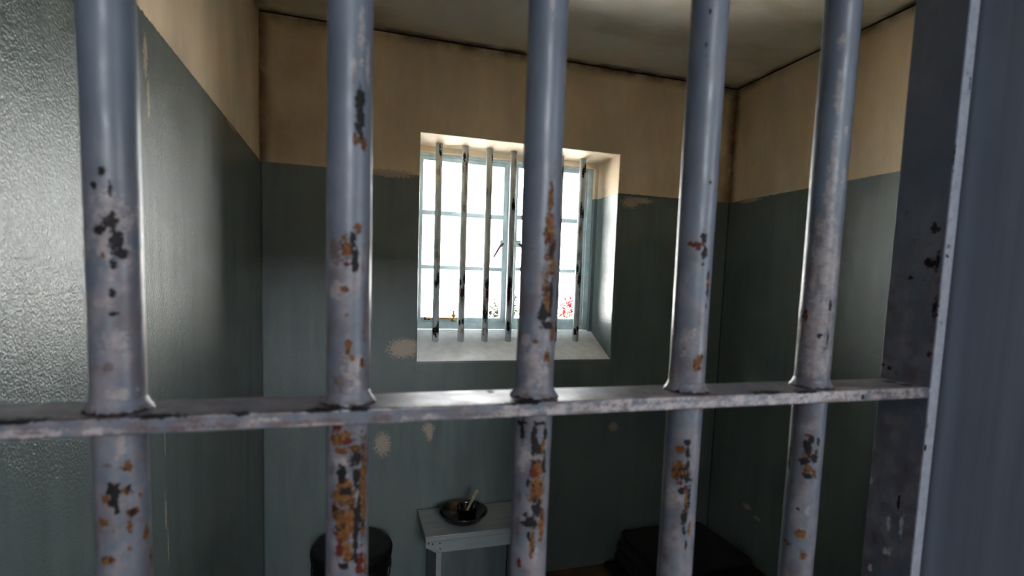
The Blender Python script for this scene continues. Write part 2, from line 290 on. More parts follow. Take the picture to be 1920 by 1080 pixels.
'stile':"498 348.3 58.2 3.3 6.2 K 1;498 344.6 57 3.8 1.9 K 1;498 348.5 28 4.8 6.7 K 1;498 342.7 28.8 2.4 10.4 K 1;498 340.4 14.7 2.4 9.4 B 1;498 352.3 29 2.4 4.3 R 1;498 365.2 14 2.5 2 K 1;498 352.9 11.7 1.9 1.9 K 1;498 364.7 48.9 2 2.5 B 1;498 336.2 196 1.8 3.6 K 1;498 337.8 120.1 1.4 10.1 K 1;498 336.5 106.3 2.3 2.8 K 1;498 341.3 -54.5 2.9 3.8 R 1;498 339.4 -4.1 2.4 14.2 B 1;498 341.2 -13.7 2.9 8.6 K 1;498 341.5 -42.5 2.9 5.7 B 1;498 362.7 -222.1 2.6 9.3 P 1;498 362.1 -249.2 4.6 5.2 P 1;498 377.3 -273.8 2.7 4.3 P 1;498 386.4 -223.7 2.7 3.2 P 1;498 350.6 -218.1 2 12.6 P 1;498 384.6 -189.7 3.2 6.4 P 0.8;498 369.9 -208.2 4.2 5.2 B 1;498 355 -199.2 1.5 9.1 K 1;498 376.5 -72.6 3.1 2.6 K 1;498 383.7 -70.7 4.2 1.6 K 1;498 369.8 -76.6 1.5 1.5 K 1;498 374.7 -243.1 6.3 10.6 B 0.6;498 351 -163.9 3 10 B 0.6;498 374.6 74.2 2.5 4 B 0.7;498 387.4 110.6 2 3 B 1;512.2 338 5.7 1.9 3.8 B 1;502.2 338 41.9 3.3 2.3 B 1;502.1 338 33.5 2.8 1.9 R 1;507.5 338 59.3 1.9 9.4 P 1;496.1 338 -87.8 3.8 2.9 P 1;495.1 338 -199.2 2 6.8 K 0.7;499.3 338 -119.7 1.9 5.8 B 1;500.1 338 -139.5 1.5 3.9 K 1;507.4 338 179.1 1.4 13.7 K 0.7;496.3 338 -66 1.9 4.8 B 1",
'crossbar':"-171.8 338 -90.3 8.4 2.2 P 1;-161.4 338 -90 11.4 1.4 B 0.6;-46.9 338 -89 12.7 2.2 P 1;-64.1 338 -91.4 9.4 1.9 B 0.6;-52.7 338 -90.7 9.5 1.6 P 1;-16.9 338 -92.8 22.9 2 P 1;27.9 338 -94.3 20.4 1.7 P 1;83.9 338 -93.4 14.3 2.5 P 0.8;62.2 338 -89.9 14 1.8 B 0.6;106 338 -87 10.9 2.9 P 1;153.4 338 -87.7 22.6 3 P 1;186.8 338 -85 19.3 3.1 P 1;222.2 338 -84.7 15.9 3.2 P 1;245.3 338 -84.6 12.1 2 P 1;299.4 338 -88.2 16.8 4.2 P 1;335.8 338 -86.8 21.5 3.4 P 1;368.5 338 -86.1 22 3.5 P 1;408.5 338 -85.1 27.1 4.1 P 1;457 338 -84.2 23.3 3.7 P 1;479.7 338 -87.3 11.8 4.3 P 1;419.8 338 -90.1 2.7 2.3 K 1;386.1 338 -92.1 13.4 2.2 B 1;-94.2 338 -86.8 24.3 1.2 B 0.6;11.5 338 -95.9 6.7 1.3 B 1;161.8 338 -91.9 15.2 1.5 B 0.7;-100.3 332.1 -83.7 20.7 1.2 K 1;-68.2 331.3 -83.7 15.2 0.9 K 1;-45.7 329.8 -83.7 12.4 0.9 K 1;-107.6 331.1 -83.7 8.8 1.2 K 1;-125.3 332 -83.7 17.3 1.2 K 0.8;-146 335.6 -83.7 17.2 1.7 B 0.7;-28.7 333.2 -83.7 6.4 1.6 K 1;322.9 341.6 -83.7 17.2 1.3 K 1;359.7 340.5 -83.7 13.2 1.3 K 1;486.4 350.4 -83.7 9.7 1.9 K 1;486.5 365.5 -83.7 7 2 K 1;262.8 342.4 -83.7 20.7 2.5 B 1;415.4 359.7 -83.7 19 2.8 B 1;226.1 351.5 -83.7 16.4 2.5 B 0.7;363.1 366.5 -83.7 14 2.3 B 0.7;163.5 342.6 -83.7 23 1.2 B 1;137.7 339.8 -83.7 9.3 1.9 B 1;-11 343.6 -83.7 16.7 2.7 B 0.8;-143.1 352.3 -83.7 18.2 2.4 B 0.8;100.6 375 -83.7 3.2 1.2 K 1;64.1 371.2 -83.7 2.3 0.8 B 1"}
ATTR = {'K': 'bare', 'O': 'ochre', 'R': 'red', 'P': 'pale', 'B': 'brown'}
def paint(me, chips, flat=None):
    """write the chip fields as point attributes; flat=axis along which a chip is long (2 = z, 0 = x)"""
    n = len(me.vertices); co = np.empty(n*3, np.float32); me.vertices.foreach_get('co', co); co = co.reshape(-1, 3)
    ax = 2 if flat is None else flat
    f = {a: np.full(n, -1.2, np.float32) for a in ATTR.values()}
    for (x, y, z, rt, rz, kind, wt) in chips:
        d = co - np.array((x, y, z), np.float32)
        rr = np.array((rt, rt, rz), np.float32) if flat is None else np.array((rt, max(rt*.5, .006), rz), np.float32)
        v = 1.0 - np.sqrt(((d/rr)**2).sum(1))
        a = f[ATTR[kind]]; np.maximum(a, np.clip(v - (1-wt)*.6, -1.2, 1), out=a)
    for k, a in f.items():
        at = me.attributes.new(k, 'FLOAT', 'POINT'); at.data.foreach_set('value', a)
def chips_of(key):
    out = []
    for s in CHIPS[key].split(';'):
        v = s.split(); out.append((float(v[0])/1e3, float(v[1])/1e3, float(v[2])/1e3+H, float(v[3])/1e3, float(v[4])/1e3, v[5], float(v[6])))
    return out
def random_chips(n, cx, cy, r, z0, z1, seed, size=(.003, .012)):
    g = random.Random(seed); out = []
    for _ in range(n):
        a = g.uniform(0, 2*math.pi); s = g.uniform(*size)
        out.append((cx+r*math.cos(a), cy+r*math.sin(a), g.uniform(z0, z1), s*.5, s*g.uniform(1, 3), g.choice('KKOPPBRB'), g.uniform(.6, 1)))
    return out
def rod_mesh(name, cx, cy, r, zs, n, wob=0.0):
    """round bar as rings at the heights zs"""
    zs = np.asarray(zs, np.float64); m = len(zs); th = np.arange(n)*2*np.pi/n
    rr = np.full((m, n), r)
    if wob: rr += wob*(np.sin(zs*37+cx*90)[:, None]*np.cos(th*2+1)[None] + .6*np.sin(zs*91)[:, None]*np.cos(th*3)[None])
    co = np.stack([cx+rr*np.cos(th)[None], cy+rr*np.sin(th)[None], np.repeat(zs[:, None], n, 1)], -1).reshape(-1, 3)
    i, j = np.meshgrid(np.arange(m-1), np.arange(n), indexing='ij'); jn = (j+1) % n
    q = np.stack([i*n+j, i*n+jn, (i+1)*n+jn, (i+1)*n+j], -1).reshape(-1, 4)
    faces = q.tolist() + [list(range(n))[::-1], [(m-1)*n+k for k in range(n)]]
    me = bpy.data.meshes.new(name); me.from_pydata(co.tolist(), [], faces)
    me.polygons.foreach_set('use_smooth', [True]*len(q) + [False, False])
    return me
def grid_box(name, x0, x1, y0, y1, z0, z1, step, bev=.0012):
    """box whose faces are cut into a fine grid along its length so it can carry chips"""
    dims = [x1-x0, y1-y0, z1-z0]; bm = bmesh.new(); add_box(bm, x0, x1, y0, y1, z0, z1, bev, 2)
    for ax, lo, hi, st in ((0, x0, x1, step), (1, y0, y1, step), (2, z0, z1, step)):
        nn = int((hi-lo)/st)
        for i in range(1, nn):
            p = [0, 0, 0]; p[ax] = lo+(hi-lo)*i/nn; nv = [0, 0, 0]; nv[ax] = 1
            bmesh.ops.bisect_plane(bm, geom=bm.verts[:]+bm.edges[:]+bm.faces[:], plane_co=p, plane_no=nv)
    me = bpy.data.meshes.new(name); bm.to_mesh(me); bm.free(); return me

def prism_mesh(name, axis, ts, a0, a1, b0, b1, step, r=.0012):
    """rounded flat bar along axis (0 or 2) as rings at ts, its outline cut every step so it can carry chips"""
    out = []
    def line(p, q):
        n = max(1, int(round(math.dist(p, q)/step)))
        out.extend([(p[0]+(q[0]-p[0])*i/n, p[1]+(q[1]-p[1])*i/n) for i in range(n)])
    def arc(cx, cy, s):
        out.extend([(cx+r*math.cos(s+math.pi/2*i/3), cy+r*math.sin(s+math.pi/2*i/3)) for i in range(3)])
    line((a0+r, b0), (a1-r, b0)); arc(a1-r, b0+r, -math.pi/2); line((a1, b0+r), (a1, b1-r)); arc(a1-r, b1-r, 0)
    line((a1-r, b1), (a0+r, b1)); arc(a0+r, b1-r, math.pi/2); line((a0, b1-r), (a0, b0+r)); arc(a0+r, b0+r, math.pi)
    P = np.array(out); n = len(P); ts = np.asarray(ts); mm = len(ts)
    T = np.repeat(ts[:, None], n, 1); A = np.repeat(P[None, :, 0], mm, 0); B = np.repeat(P[None, :, 1], mm, 0)
    co = np.stack([T, A, B] if axis == 0 else [A, B, T], -1).reshape(-1, 3)
    i, j = np.meshgrid(np.arange(mm-1), np.arange(n), indexing='ij'); jn = (j+1) % n
    q = np.stack([i*n+j, i*n+jn, (i+1)*n+jn, (i+1)*n+j], -1).reshape(-1, 4)
    me = bpy.data.meshes.new(name)
    me.from_pydata(co.tolist(), [], q.tolist() + [list(range(n))[::-1], [(mm-1)*n+k for k in range(n)]])
    bm = bmesh.new(); bm.from_mesh(me); bmesh.ops.recalc_face_normals(bm, faces=bm.faces); bm.to_mesh(me); bm.free()
    return me

# ================================================================== the setting
FZ = 0.0
M_floor = plain('floor_boards_brown', (0.085, 0.045, 0.02), .45, 0, .3, 12, .0006, 120)
M_corr = plain('corridor_plaster', (0.55, 0.56, 0.58), .7, 0, .1, 4)
WX0, WX1, WZ0, WZ1 = .2711, 1.1717, -.3572+H, .5819+H       # window opening in the inner face
back_chips = [((.215, YB, -.30+H), (.085, .2, .055)), ((.245, YB, -.285+H), (.045, .2, .03)), ((.135, YB, -.705+H), (.045, .2, .07)), ((.325, YB, -.645+H), (.035, .2, .035)),
              ((1.207, YB, -.683+H), (.035, .2, .03)), ((1.235, YB, .372+H), (.06, .2, .035)), ((1.29, YB, .385+H), (.09, .2, .02)), ((.15, YB, .408+H), (.14, .2, .022)),
              ((1.62, YB, .405+H), (.05, .2, .016)), ((.33, YB, -.665+H), (.02, .2, .05))]
left_chips = [((XL, 1.042, .345+H), (.2, .014, .05)), ((XL, 1.052, .28+H), (.2, .010, .05)), ((XL, 1.085, -.45+H), (.2, .007, .05)), ((XL, 1.095, -.52+H), (.2, .005, .05)),
              ((XL, 1.09, -.3+H), (.2, .004, .06)), ((XL, 1.72, .405+H), (.2, .09, .012))]
right_chips = [((XR, 1.955, -1.018+H), (.2, .035, .018)), ((XR, 1.89, -1.045+H), (.2, .03, .012)), ((XR, 2.08, .405+H), (.2, .09, .015)), ((XR, 1.72, .40+H), (.2, .03, .015))]
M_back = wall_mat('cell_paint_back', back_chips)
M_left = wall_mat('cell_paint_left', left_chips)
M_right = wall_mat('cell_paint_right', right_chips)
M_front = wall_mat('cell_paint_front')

YO = 2.56                       # outer face of the back wall
def back_wall():
    bm = bmesh.new()
    SB, ZB = -.242+H, WZ1       # the sill climbs towards the frame
    xs = [XL-.2, WX0, WX1, XR+.2]; zs = [FZ-.1, WZ0, WZ1, ZC+.15]
    def quad(*p): bm.faces.new([bm.verts.new(q) for q in p])
    for i in range(3):
        for j in range(3):
            if i == 1 and j == 1: continue
            quad((xs[i], YB, zs[j]), (xs[i+1], YB, zs[j]), (xs[i+1], YB, zs[j+1]), (xs[i], YB, zs[j+1]))
            quad((xs[i+1], YO, zs[j]), (xs[i], YO, zs[j]), (xs[i], YO, zs[j+1]), (xs[i+1], YO, zs[j+1]))
    YM = 2.457
    for x in (WX0, WX1):
        quad((x, YB, WZ0), (x, YM, SB), (x, YM, WZ1), (x, YB, WZ1)); quad((x, YM, SB), (x, YO, SB-.01), (x, YO, WZ1), (x, YM, WZ1))
    quad((WX0, YB, WZ0), (WX1, YB, WZ0), (WX1, YM, SB), (WX0, YM, SB)); quad((WX0, YM, SB), (WX1, YM, SB), (WX1, YO, SB-.01), (WX0, YO, SB-.01))
    quad((WX0, YB, WZ1), (WX0, YO, WZ1), (WX1, YO, WZ1), (WX1, YB, WZ1))
    for j in range(1):
        quad((WX0, YO, WZ0), (WX1, YO, WZ0), (WX1, YO, SB-.01), (WX0, YO, SB-.01))
    quad((xs[0], YB, zs[0]), (xs[0], YO, zs[0]), (xs[0], YO, zs[3]), (xs[0], YB, zs[3])); quad((xs[3], YB, zs[0]), (xs[3], YO, zs[0]), (xs[3], YO, zs[3]), (xs[3], YB, zs[3]))
    quad((xs[0], YB, zs[3]), (xs[3], YB, zs[3]), (xs[3], YO, zs[3]), (xs[0], YO, zs[3])); quad((xs[0], YB, zs[0]), (xs[3], YB, zs[0]), (xs[3], YO, zs[0]), (xs[0], YO, zs[0]))
    bmesh.ops.remove_doubles(bm, verts=bm.verts, dist=1e-5)
    es = [e for e in bm.edges if all(abs(v.co.y-YB) < 1e-4 and WX0-1e-3 <= v.co.x <= WX1+1e-3 and WZ0-1e-3 <= v.co.z <= WZ1+1e-3 for v in e.verts)]
    bmesh.ops.recalc_face_normals(bm, faces=bm.faces)
    bmesh.ops.bevel(bm, geom=es, offset=.006, segments=3, affect='EDGES', profile=.5)
    return struct(bm_obj('wall_back', bm, M_back))
wb = back_wall()
# slightly proud plaster band under the sill
bm = bmesh.new(); add_box(bm, .262, 1.178, YB-.004, YB+.02, -.402+H, -.363+H, .0015)
bm_obj('sill_band', bm, M_back, wb)
YF0, YF1 = .245, .389             # front wall (doorway wall)
struct(box('wall_left', XL-.2, XL, YF1-.01, YB+.02, FZ-.1, ZC+.15, M_left))
struct(box('wall_right', XR, XR+.2, YF1-.01, YB+.02, FZ-.1, ZC+.15, M_right))
DX0, DX1 = -.312, .514          # doorway
wf = bmesh.new()
add_box(wf, -2.2, DX0-.012, YF0, YF1, FZ-.1, ZC+.15); add_box(wf, DX1+.012, 2.4, YF0, YF1, FZ-.1, ZC+.15); add_box(wf, DX0-.012, DX1+.012, YF0, YF1, .335+H, ZC+.15); add_box(wf, -2.2, 2.4, YF0, YF1, ZC+.15, 3.1+H)  # wall over the unseen door head reaches low to shade the upper back wall
struct(bm_obj('wall_front', wf, M_front))

def ceiling_mat():
    k = NB('ceiling_plaster')
    c = k.mix(k.ramp(k.noise(3, 5, .6), .3, .7), (0.78, 0.725, 0.63), (0.85, 0.80, 0.72))
    c = k.mix(k.ramp(k.noise(1.8, 4, .6, stretch=(1, 2.2, 1)), .48, .7, 0, .5), c, (0.50, 0.41, 0.29))
    sp = k.n('ShaderNodeSeparateXYZ'); k.put(sp.inputs[0], k.co)
    X, Y, Z = sp.outputs
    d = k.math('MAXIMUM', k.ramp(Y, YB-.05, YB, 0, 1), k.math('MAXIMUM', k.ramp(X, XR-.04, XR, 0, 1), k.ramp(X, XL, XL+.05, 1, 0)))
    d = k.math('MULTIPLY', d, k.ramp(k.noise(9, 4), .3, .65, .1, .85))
    c = k.mix(d, c, (0.10, 0.055, 0.022))  # brown edge band paints in the shade of the wall joint along with staining
    return k.out(c, .7, 0, k.bump(k.noise(120, 3), .0006))
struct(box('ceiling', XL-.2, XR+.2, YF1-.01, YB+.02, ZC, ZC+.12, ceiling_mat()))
struct(box('floor', XL-.2, XR+.2, YF0-.02, YB+.02, FZ-.12, FZ, M_floor))
# thin dark strips: shade of the crack under the ceiling slab, put in as colour
M_crack = plain('crack_shade', (0.045, 0.024, 0.012), .9)
for nm, a in (('crack_strip_1', (XL, XR, YB-.0016, YB+.004, ZC-.006, ZC-.001)), ('crack_strip_2', (XR-.0016, XR+.004, YF1, YB, ZC-.007, ZC-.001))):
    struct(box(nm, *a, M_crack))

# the corridor behind the lens
struct(box('wall_corridor', -2.2, 2.4, -6.40, -6.25, FZ-.1, 3.1+H, M_corr))
struct(box('wall_corridor_left', -2.35, -2.2, -6.40, YF1, FZ-.1, 3.1+H, M_corr))
struct(box('wall_corridor_right', 2.4, 2.55, -6.40, YF1, FZ-.1, 3.1+H, M_corr))
struct(box('ceiling_corridor', -2.35, 2.55, -6.40, YF0+.02, 3.0+H, 3.15+H, M_corr))
struct(box('floor_corridor', -2.35, 2.55, -6.40, YF0+.0, FZ-.12, FZ-.002, plain('corridor_floor', (0.10, 0.10, 0.105), .5)))

# painted steel lining of the doorway
M_jamb = NB('jamb_paint')
cj = M_jamb.mix(M_jamb.ramp(M_jamb.noise(9, 4, stretch=(8, 8, .12)), .3, .7), (0.15, 0.172, 0.215), (0.195, 0.22, 0.27))
M_jamb = M_jamb.out(cj, .42, 0, M_jamb.bump(M_jamb.noise(60, 3, stretch=(1, 1, .1)), .0006))
struct(box('door_lining_right', DX1, DX1+.012, .235, YF1, FZ, .335+H, M_jamb)).name = 'trim_3'
struct(box('door_lining_left', DX0-.012, DX0, .235, YF1, FZ, .335+H, M_jamb)).name = 'trim_4'
struct(box('door_lining_head', DX0, DX1, .235, YF1, .33+H, .335+H, M_jamb)).name = 'trim_5'  # unseen head, set this low to keep corridor light off the upper back wall

# ================================================================== the window
M_frame = plain('window_paint_blue_grey', (0.40, 0.50, 0.52), .38, 0, .12, 25, .0004, 90)
M_glass = glass_mat('window_glass')
M_brass = plain('brass', (0.42, 0.24, 0.07), .35, .85, .25, 60)
M_rustarm = plain('rusted_iron', (0.11, 0.055, 0.045), .6, .2, .4, 80)
M_dark = plain('dark_iron', (0.03, 0.028, 0.028), .55, .3, .3, 70)
win = struct(empty('window_1', (.71, 2.48, -.242+H)))
Y0, Y1 = 2.457, 2.50
FX0, FX1, FZ0, FZ1 = .272, 1.153, -.242+H, .557+H
bm = bmesh.new()
add_box(bm, FX0, FX0+.022, Y0, Y1, FZ0, FZ1, .002); add_box(bm, FX1-.026, FX1, Y0, Y1, FZ0, FZ1, .002)
add_box(bm, FX0+.022, FX1-.026, Y0, Y1, FZ1-.012, FZ1, .002); add_box(bm, FX0+.022, FX1-.026, Y0, Y1, FZ0, FZ0+.034, .002)
add_box(bm, .722, .744, Y0, Y1, FZ0+.034, FZ1-.012, .002)
bm_obj('frame', bm, M_frame, win)
# plaster rebate around the frame head and sides
bm = bmesh.new()
add_box(bm, WX0-.002, WX1+.002, 2.435, 2.53, FZ1, WZ1+.002, .002); add_box(bm, FX1, WX1+.002, 2.435, 2.53, FZ0-.005, FZ1, .002)
bm_obj('plaster_rebate', bm, M_back, win)
def casement(x0, x1, gx0, gx1, dz):
    z0, z1 = -.208+H, .545+H
    bm = bmesh.new(); ya, yb = Y0+.004, Y1-.006
    add_box(bm, x0, gx0, ya, yb, z0, z1, .003); add_box(bm, gx1, x1, ya, yb, z0, z1, .003)
    g0, g1 = -.187+H, .531+H-.006+dz*.8
    add_box(bm, gx0-.002, gx1+.002, ya, yb, z0, g0, .003); add_box(bm, gx0-.002, gx1+.002, ya, yb, g1, z1, .003)
    b = [(.036+H+dz, .0554+H+dz), (.2824+H+dz, .3039+H+dz)]
    for a0, a1 in b: add_box(bm, gx0-.002, gx1+.002, ya+.004, yb-.004, a0, a1, .003)
    cs = bm_obj('casement', bm, M_frame, win)
    lv = [g0, b[0][0], b[0][1], b[1][0], b[1][1], g1]
    for i in (0, 2, 4):
        box('pane', gx0-.003, gx1+.003, 2.476, 2.4795, lv[i]-.003, lv[i+1]+.003, M_glass, cs)
    return cs
c1 = casement(.294, .721, .3155, .6955, 0.0)
c2 = casement(.745, 1.126, .7675, 1.093, .006)
def fastener(cs, x, z, sgn, ln):
    bm = bmesh.new()
    add_box(bm, x-.012, x+.012, Y0-.010, Y0+.006, z-.016, z+.016, .003)
    add_tube(bm, [(x, Y0-.004, z), (x, Y0-.022, z)], .008, 10)
    bm_obj('latch_plate', bm, M_frame, cs)
    tube('latch_handle', [(x, Y0-.020, z), (x+sgn*.018, Y0-.022, z-.018), (x+sgn*ln, Y0-.024, z-ln*1.45)], [.006, .006, .0045], M_rustarm, cs)
fastener(c1, .6935, .169+H, -1, .047)
fastener(c2, .772, .172+H, 1, .040)
bm = bmesh.new()
add_box(bm, .335, .475, Y0-.012, Y0-.004, -.1935+H, -.1865+H, .001)
bm_obj('stay_bar', bm, M_brass, c1)
bm = bmesh.new(); add_lathe(bm, [(0, -.203+H), (.010, -.203+H), (.010, -.196+H), (.005, -.193+H), (.005, -.184+H), (.012, -.180+H), (.012, -.174+H), (.005, -.170+H), (.004, -.163+H), (.009, -.157+H), (.0, -.150+H)], .466, Y0-.008, 12)
bm_obj('stay_peg', bm, M_brass, c1, True)
bm = bmesh.new()
for x in (.335, .352, .372): add_box(bm, x-.006, x+.006, Y0-.010, Y0+.006, -.199+H, -.185+H, .002)
bm_obj('hinge_lug', bm, M_dark, c1)
# seven round bars set into sill and lintel
M_wbar = steel_mat('window_bar_paint', (0.52, 0.56, 0.59), .38, False)
WBX = [.3705, .4865, .5985, .712, .8265, .9435, 1.056]
YW = 2.372
WCH = [
 [(.55, .006, .02, 'K'), (.14, .006, .05, 'P'), (.08, .008, .05, 'B'), (-.02, .007, .03, 'K'), (-.225, .009, .03, 'K'), (-.25, .009, .02, 'K'), (.0, .006, .04, 'B'), (.46, .006, .04, 'P')],
 [(.53, .006, .03, 'K'), (.4, .006, .06, 'P'), (.30, .005, .03, 'B'), (-.06, .010, .05, 'R'), (-.09, .009, .04, 'B'), (-.02, .008, .03, 'K'), (-.20, .006, .02, 'K'), (-.23, .007, .02, 'P'), (.48, .005, .05, 'B')],
 [(.55, .007, .02, 'K'), (.40, .005, .05, 'B'), (-.06, .010, .06, 'R'), (-.10, .008, .05, 'B'), (-.17, .007, .04, 'K'), (-.04, .009, .04, 'K'), (-.24, .007, .02, 'B')],
 [(.52, .006, .03, 'B'), (.34, .006, .04, 'K'), (.1, .007, .07, 'B'), (-.06, .009, .06, 'R'), (-.02, .007, .05, 'K'), (-.21, .008, .04, 'K'), (-.12, .006, .04, 'B')],
 [(.2, .007, .05, 'B'), (-.1, .008, .05, 'K')],
 [(.50, .008, .05, 'K'), (.38, .006, .05, 'P'), (.30, .007, .06, 'B'), (.1, .007, .06, 'P'), (-.05, .008, .06, 'B'), (-.23, .008, .03, 'K')],
 [(.53, .008, .03, 'K'), (.33, .006, .05, 'K'), (.25, .006, .05, 'B'), (.12, .006, .05, 'B'), (.02, .009, .06, 'R'), (.06, .007, .04, 'K'), (-.05, .006, .03, 'B'), (-.24, .008, .02, 'K'), (-.255, .007, .012, 'O')]]
for i, x in enumerate(WBX):
    me = rod_mesh('bar', x, YW, .0150, np.linspace(-.34+H, .60+H, 260), 28, .0002)
    g = random.Random(50+i); ch = []
    for (z, r, rz, kd) in WCH[i]:
        for q in range(3):
            a = math.radians(-90 + g.uniform(-45, 55)); ch.append((x+.015*math.cos(a), YW+.015*math.sin(a), z+H+g.uniform(-.015, .015), r*g.uniform(.7, 1.15), rz*g.uniform(.5, 1.0), kd, 1))
    paint(me, ch + random_chips(8, x, YW, .015, -.3+H, .6+H, 90+i, (.004, .01)))
    b = link('bar', me, M_wbar, win)

# ================================================================== the barred gate
M_steel = steel_mat('gate_paint')
GX = [-.2579, -.1291, -.0006, .1294, .2587, .3860]
YG, RB = .36, .01375
ZG0, ZG1 = .02, .325+H
gate = empty('barred_gate', (.1, YG, ZG0), 'blue-grey painted steel gate of round bars with rust-chipped paint, closing the doorway', 'gate')
fine = np.arange(-.345+H, .305+H, .0014)
for i, x in enumerate(GX):
    if i == 0: zs = np.arange(ZG0+.03, ZG1-.01, .02)
    else: zs = np.concatenate([np.arange(ZG0+.03, -.35+H, .03), fine, [ZG1-.005]])
    me = rod_mesh('bar', x, YG, RB, zs, 76 if i else 32, .00012)
    ch = random_chips(26, x, YG, RB, ZG0, ZG1, 20+i, (.002, .006)) if i else random_chips(30, x, YG, RB, ZG0, ZG1, 20+i)
    ch = [c for c in ch if not i or abs(c[2]-H) > .33 or c[3] < .0013]
    if i: ch += chips_of('bar%d' % (i-1))
    paint(me, ch)
    b = link('bar', me, M_steel, gate)
    # lumpy weld around the bar where it passes the crossbar
    bm = bmesh.new(); g = random.Random(i+3)
    prof = [(RB-.0005, -.0752+H), (RB+.0003, -.0765+H), (RB+.0008, -.0782+H), (RB+.0017, -.0800+H), (RB+.0031, -.0820+H), (RB+.0036, -.0835+H), (RB+.0028, -.0845+H), (RB-.0005, -.0842+H)]
    add_lathe(bm, prof, x, YG, 56, True)
    for v in bm.verts:
        d = Vector((v.co.x-x, v.co.y-YG)); a = math.atan2(d.y, d.x); e = d.length-RB
        if e > 0: d = d.normalized()*(RB + e*(1+.12*math.sin(4*a+i)+.07*math.sin(9*a+2*i))); v.co.x = x+d.x; v.co.y = YG+d.y
    me = bpy.data.meshes.new('weld_collar'); bmesh.ops.recalc_face_normals(bm, faces=bm.faces); bm.to_mesh(me); bm.free()
    for p in me.polygons: p.use_smooth = True
    paint(me, [(x+.016*math.cos(a), YG+.016*math.sin(a), -.083+H, .006, .003, 'B', 1) for a in (-2.2, -1.4, -.6)] + [(x+.017*math.cos(a), YG+.017*math.sin(a), -.0842+H, .009, .0022, 'K', 1) for a in (-2.6, -2.1, -1.6, -1.1, -.6)])
    link('weld_collar', me, M_steel, b)
cbch = chips_of('crossbar')
me = prism_mesh('crossbar', 0, np.arange(-.300, .4986, .0018), .338, .3828, -.0937+H, -.0837+H, .0011)
paint(me, cbch + [(x, .3395, -.0840+H, g.uniform(.006, .024), .0016, g.choice('KBB'), g.uniform(.6, .95)) for g in [random.Random(8)] for x in np.arange(-.28, .12, .022)]
      + [(x, .338, -.0905+H, g.uniform(.012, .035), .003, g.choice('PBBB') if x < .1 else 'P', .6 if x < .1 else 1) for g in [random.Random(9)] for x in np.arange(-.28, .48, .03)], 0)
M_cross = steel_mat('crossbar_paint', palec=((0.20, 0.165, 0.16), (0.33, 0.285, 0.275)))
link('crossbar', me, M_cross, gate)
for z in (ZG0+.03, ZG1-.016):
    me = prism_mesh('crossbar', 0, np.arange(-.300, .4986, .03), .338, .3828, z, z+.010, .005); paint(me, [], 0); link('crossbar', me, M_steel, gate)
XS = .498
M_stile = steel_mat('gate_edge_paint', palec=((0.29, 0.315, 0.37), (0.38, 0.40, 0.45)))
me = prism_mesh('stile', 2, np.concatenate([np.arange(ZG0, -.34+H, .03), np.arange(-.34+H, ZG1, .0022)]), XS, XS+.0125, .338, .3858, .0014)
paint(me, chips_of('stile'))
n = len(me.vertices); co = np.empty(n*3, np.float32); me.vertices.foreach_get('co', co); co = co.reshape(-1, 3)
pv = np.empty(n, np.float32); me.attributes['pale'].data.foreach_get('value', pv)
pv = np.where((co[:, 1] < .3386) & (co[:, 0] > XS+.0006), np.maximum(pv, .95), pv); me.attributes['pale'].data.foreach_set('value', pv)
link('stile', me, M_stile, gate)
me = prism_mesh('stile', 2, np.arange(ZG0, ZG1, .02), -.3115, -.300, .338, .3858, .004)
paint(me, random_chips(20, -.3, .36, .01, ZG0, ZG1, 5)); link('stile', me, M_steel, gate)

# ================================================================== table, bowl, cup, spoon
M_tbl = NB('table_paint')
ct = M_tbl.mix(M_tbl.ramp(M_tbl.noise(14, 4, stretch=(.6, 3, 3)), .3, .7), (0.22, 0.245, 0.25), (0.27, 0.29, 0.30))
M_tbl = M_tbl.out(ct, .42, 0, M_tbl.bump(M_tbl.noise(50, 3, stretch=(.3, 2, 2)), .0006))
TZ = -.995+H
TX0, TX1, TY0, TY1 = .283, .752, 1.953, 2.205
table = empty('table', (.5, 2.08, 0), 'small grey-green painted wooden table under the window, a steel bowl on its top', 'table')
box('tabletop', TX0, TX1, TY0+.002, TY1, TZ-.020, TZ, M_tbl, table, .002)
# front rail with its lower corners cut off
bm = bmesh.new()
def prism(bm, pts, y0, y1):
    a = [bm.verts.new((x, y0, z)) for x, z in pts]; b = [bm.verts.new((x, y1, z)) for x, z in pts]
    bm.faces.new(a[::-1]); bm.faces.new(b)
    for i in range(len(pts)): bm.faces.new((a[i], a[(i+1) % len(pts)], b[(i+1) % len(pts)], b[i]))
prism(bm, [(TX0+.001, TZ-.0205), (TX0+.001, TZ-.042), (TX0+.042, TZ-.068), (TX1-.042, TZ-.068), (TX1-.001, TZ-.042), (TX1-.001, TZ-.0205)], TY0, TY0+.02)
add_box(bm, TX0+.001, TX1-.001, TY0, TY0+.003, TZ-.0206, TZ-.003)
bmesh.ops.bevel(bm, geom=bm.edges[:], offset=.0015, segments=2, affect='EDGES')
rail = bm_obj('front_rail', bm, M_tbl, table)
for k, x in enumerate((TX0+.043, TX1-.043-.02)):
    bm = bmesh.new(); add_box(bm, x, x+.02, TY0+.021, TY1-.01, 0, TZ-.0205, .002)
    add_box(bm, x, x+.02, TY0+.001, TY0+.0212, 0, TZ-.069, .001)
    bm_obj('side_panel', bm, M_tbl, table)
box('back_rail', TX0+.064, TX1-.064, TY1-.03, TY1-.012, TZ-.085, TZ-.021, M_tbl, table, .002)
for (x, z) in ((TX0+.028, -.030), (TX0+.056, -.030), (TX0+.058, -.052), (TX0+.012, -.026)):
    bm = bmesh.new(); add_tube(bm, [(x, TY0-.0008, TZ+z), (x, TY0+.004, TZ+z)], .0032, 10); bm_obj('nail', bm, M_dark, rail)
M_steelware = NB('stainless_steel')
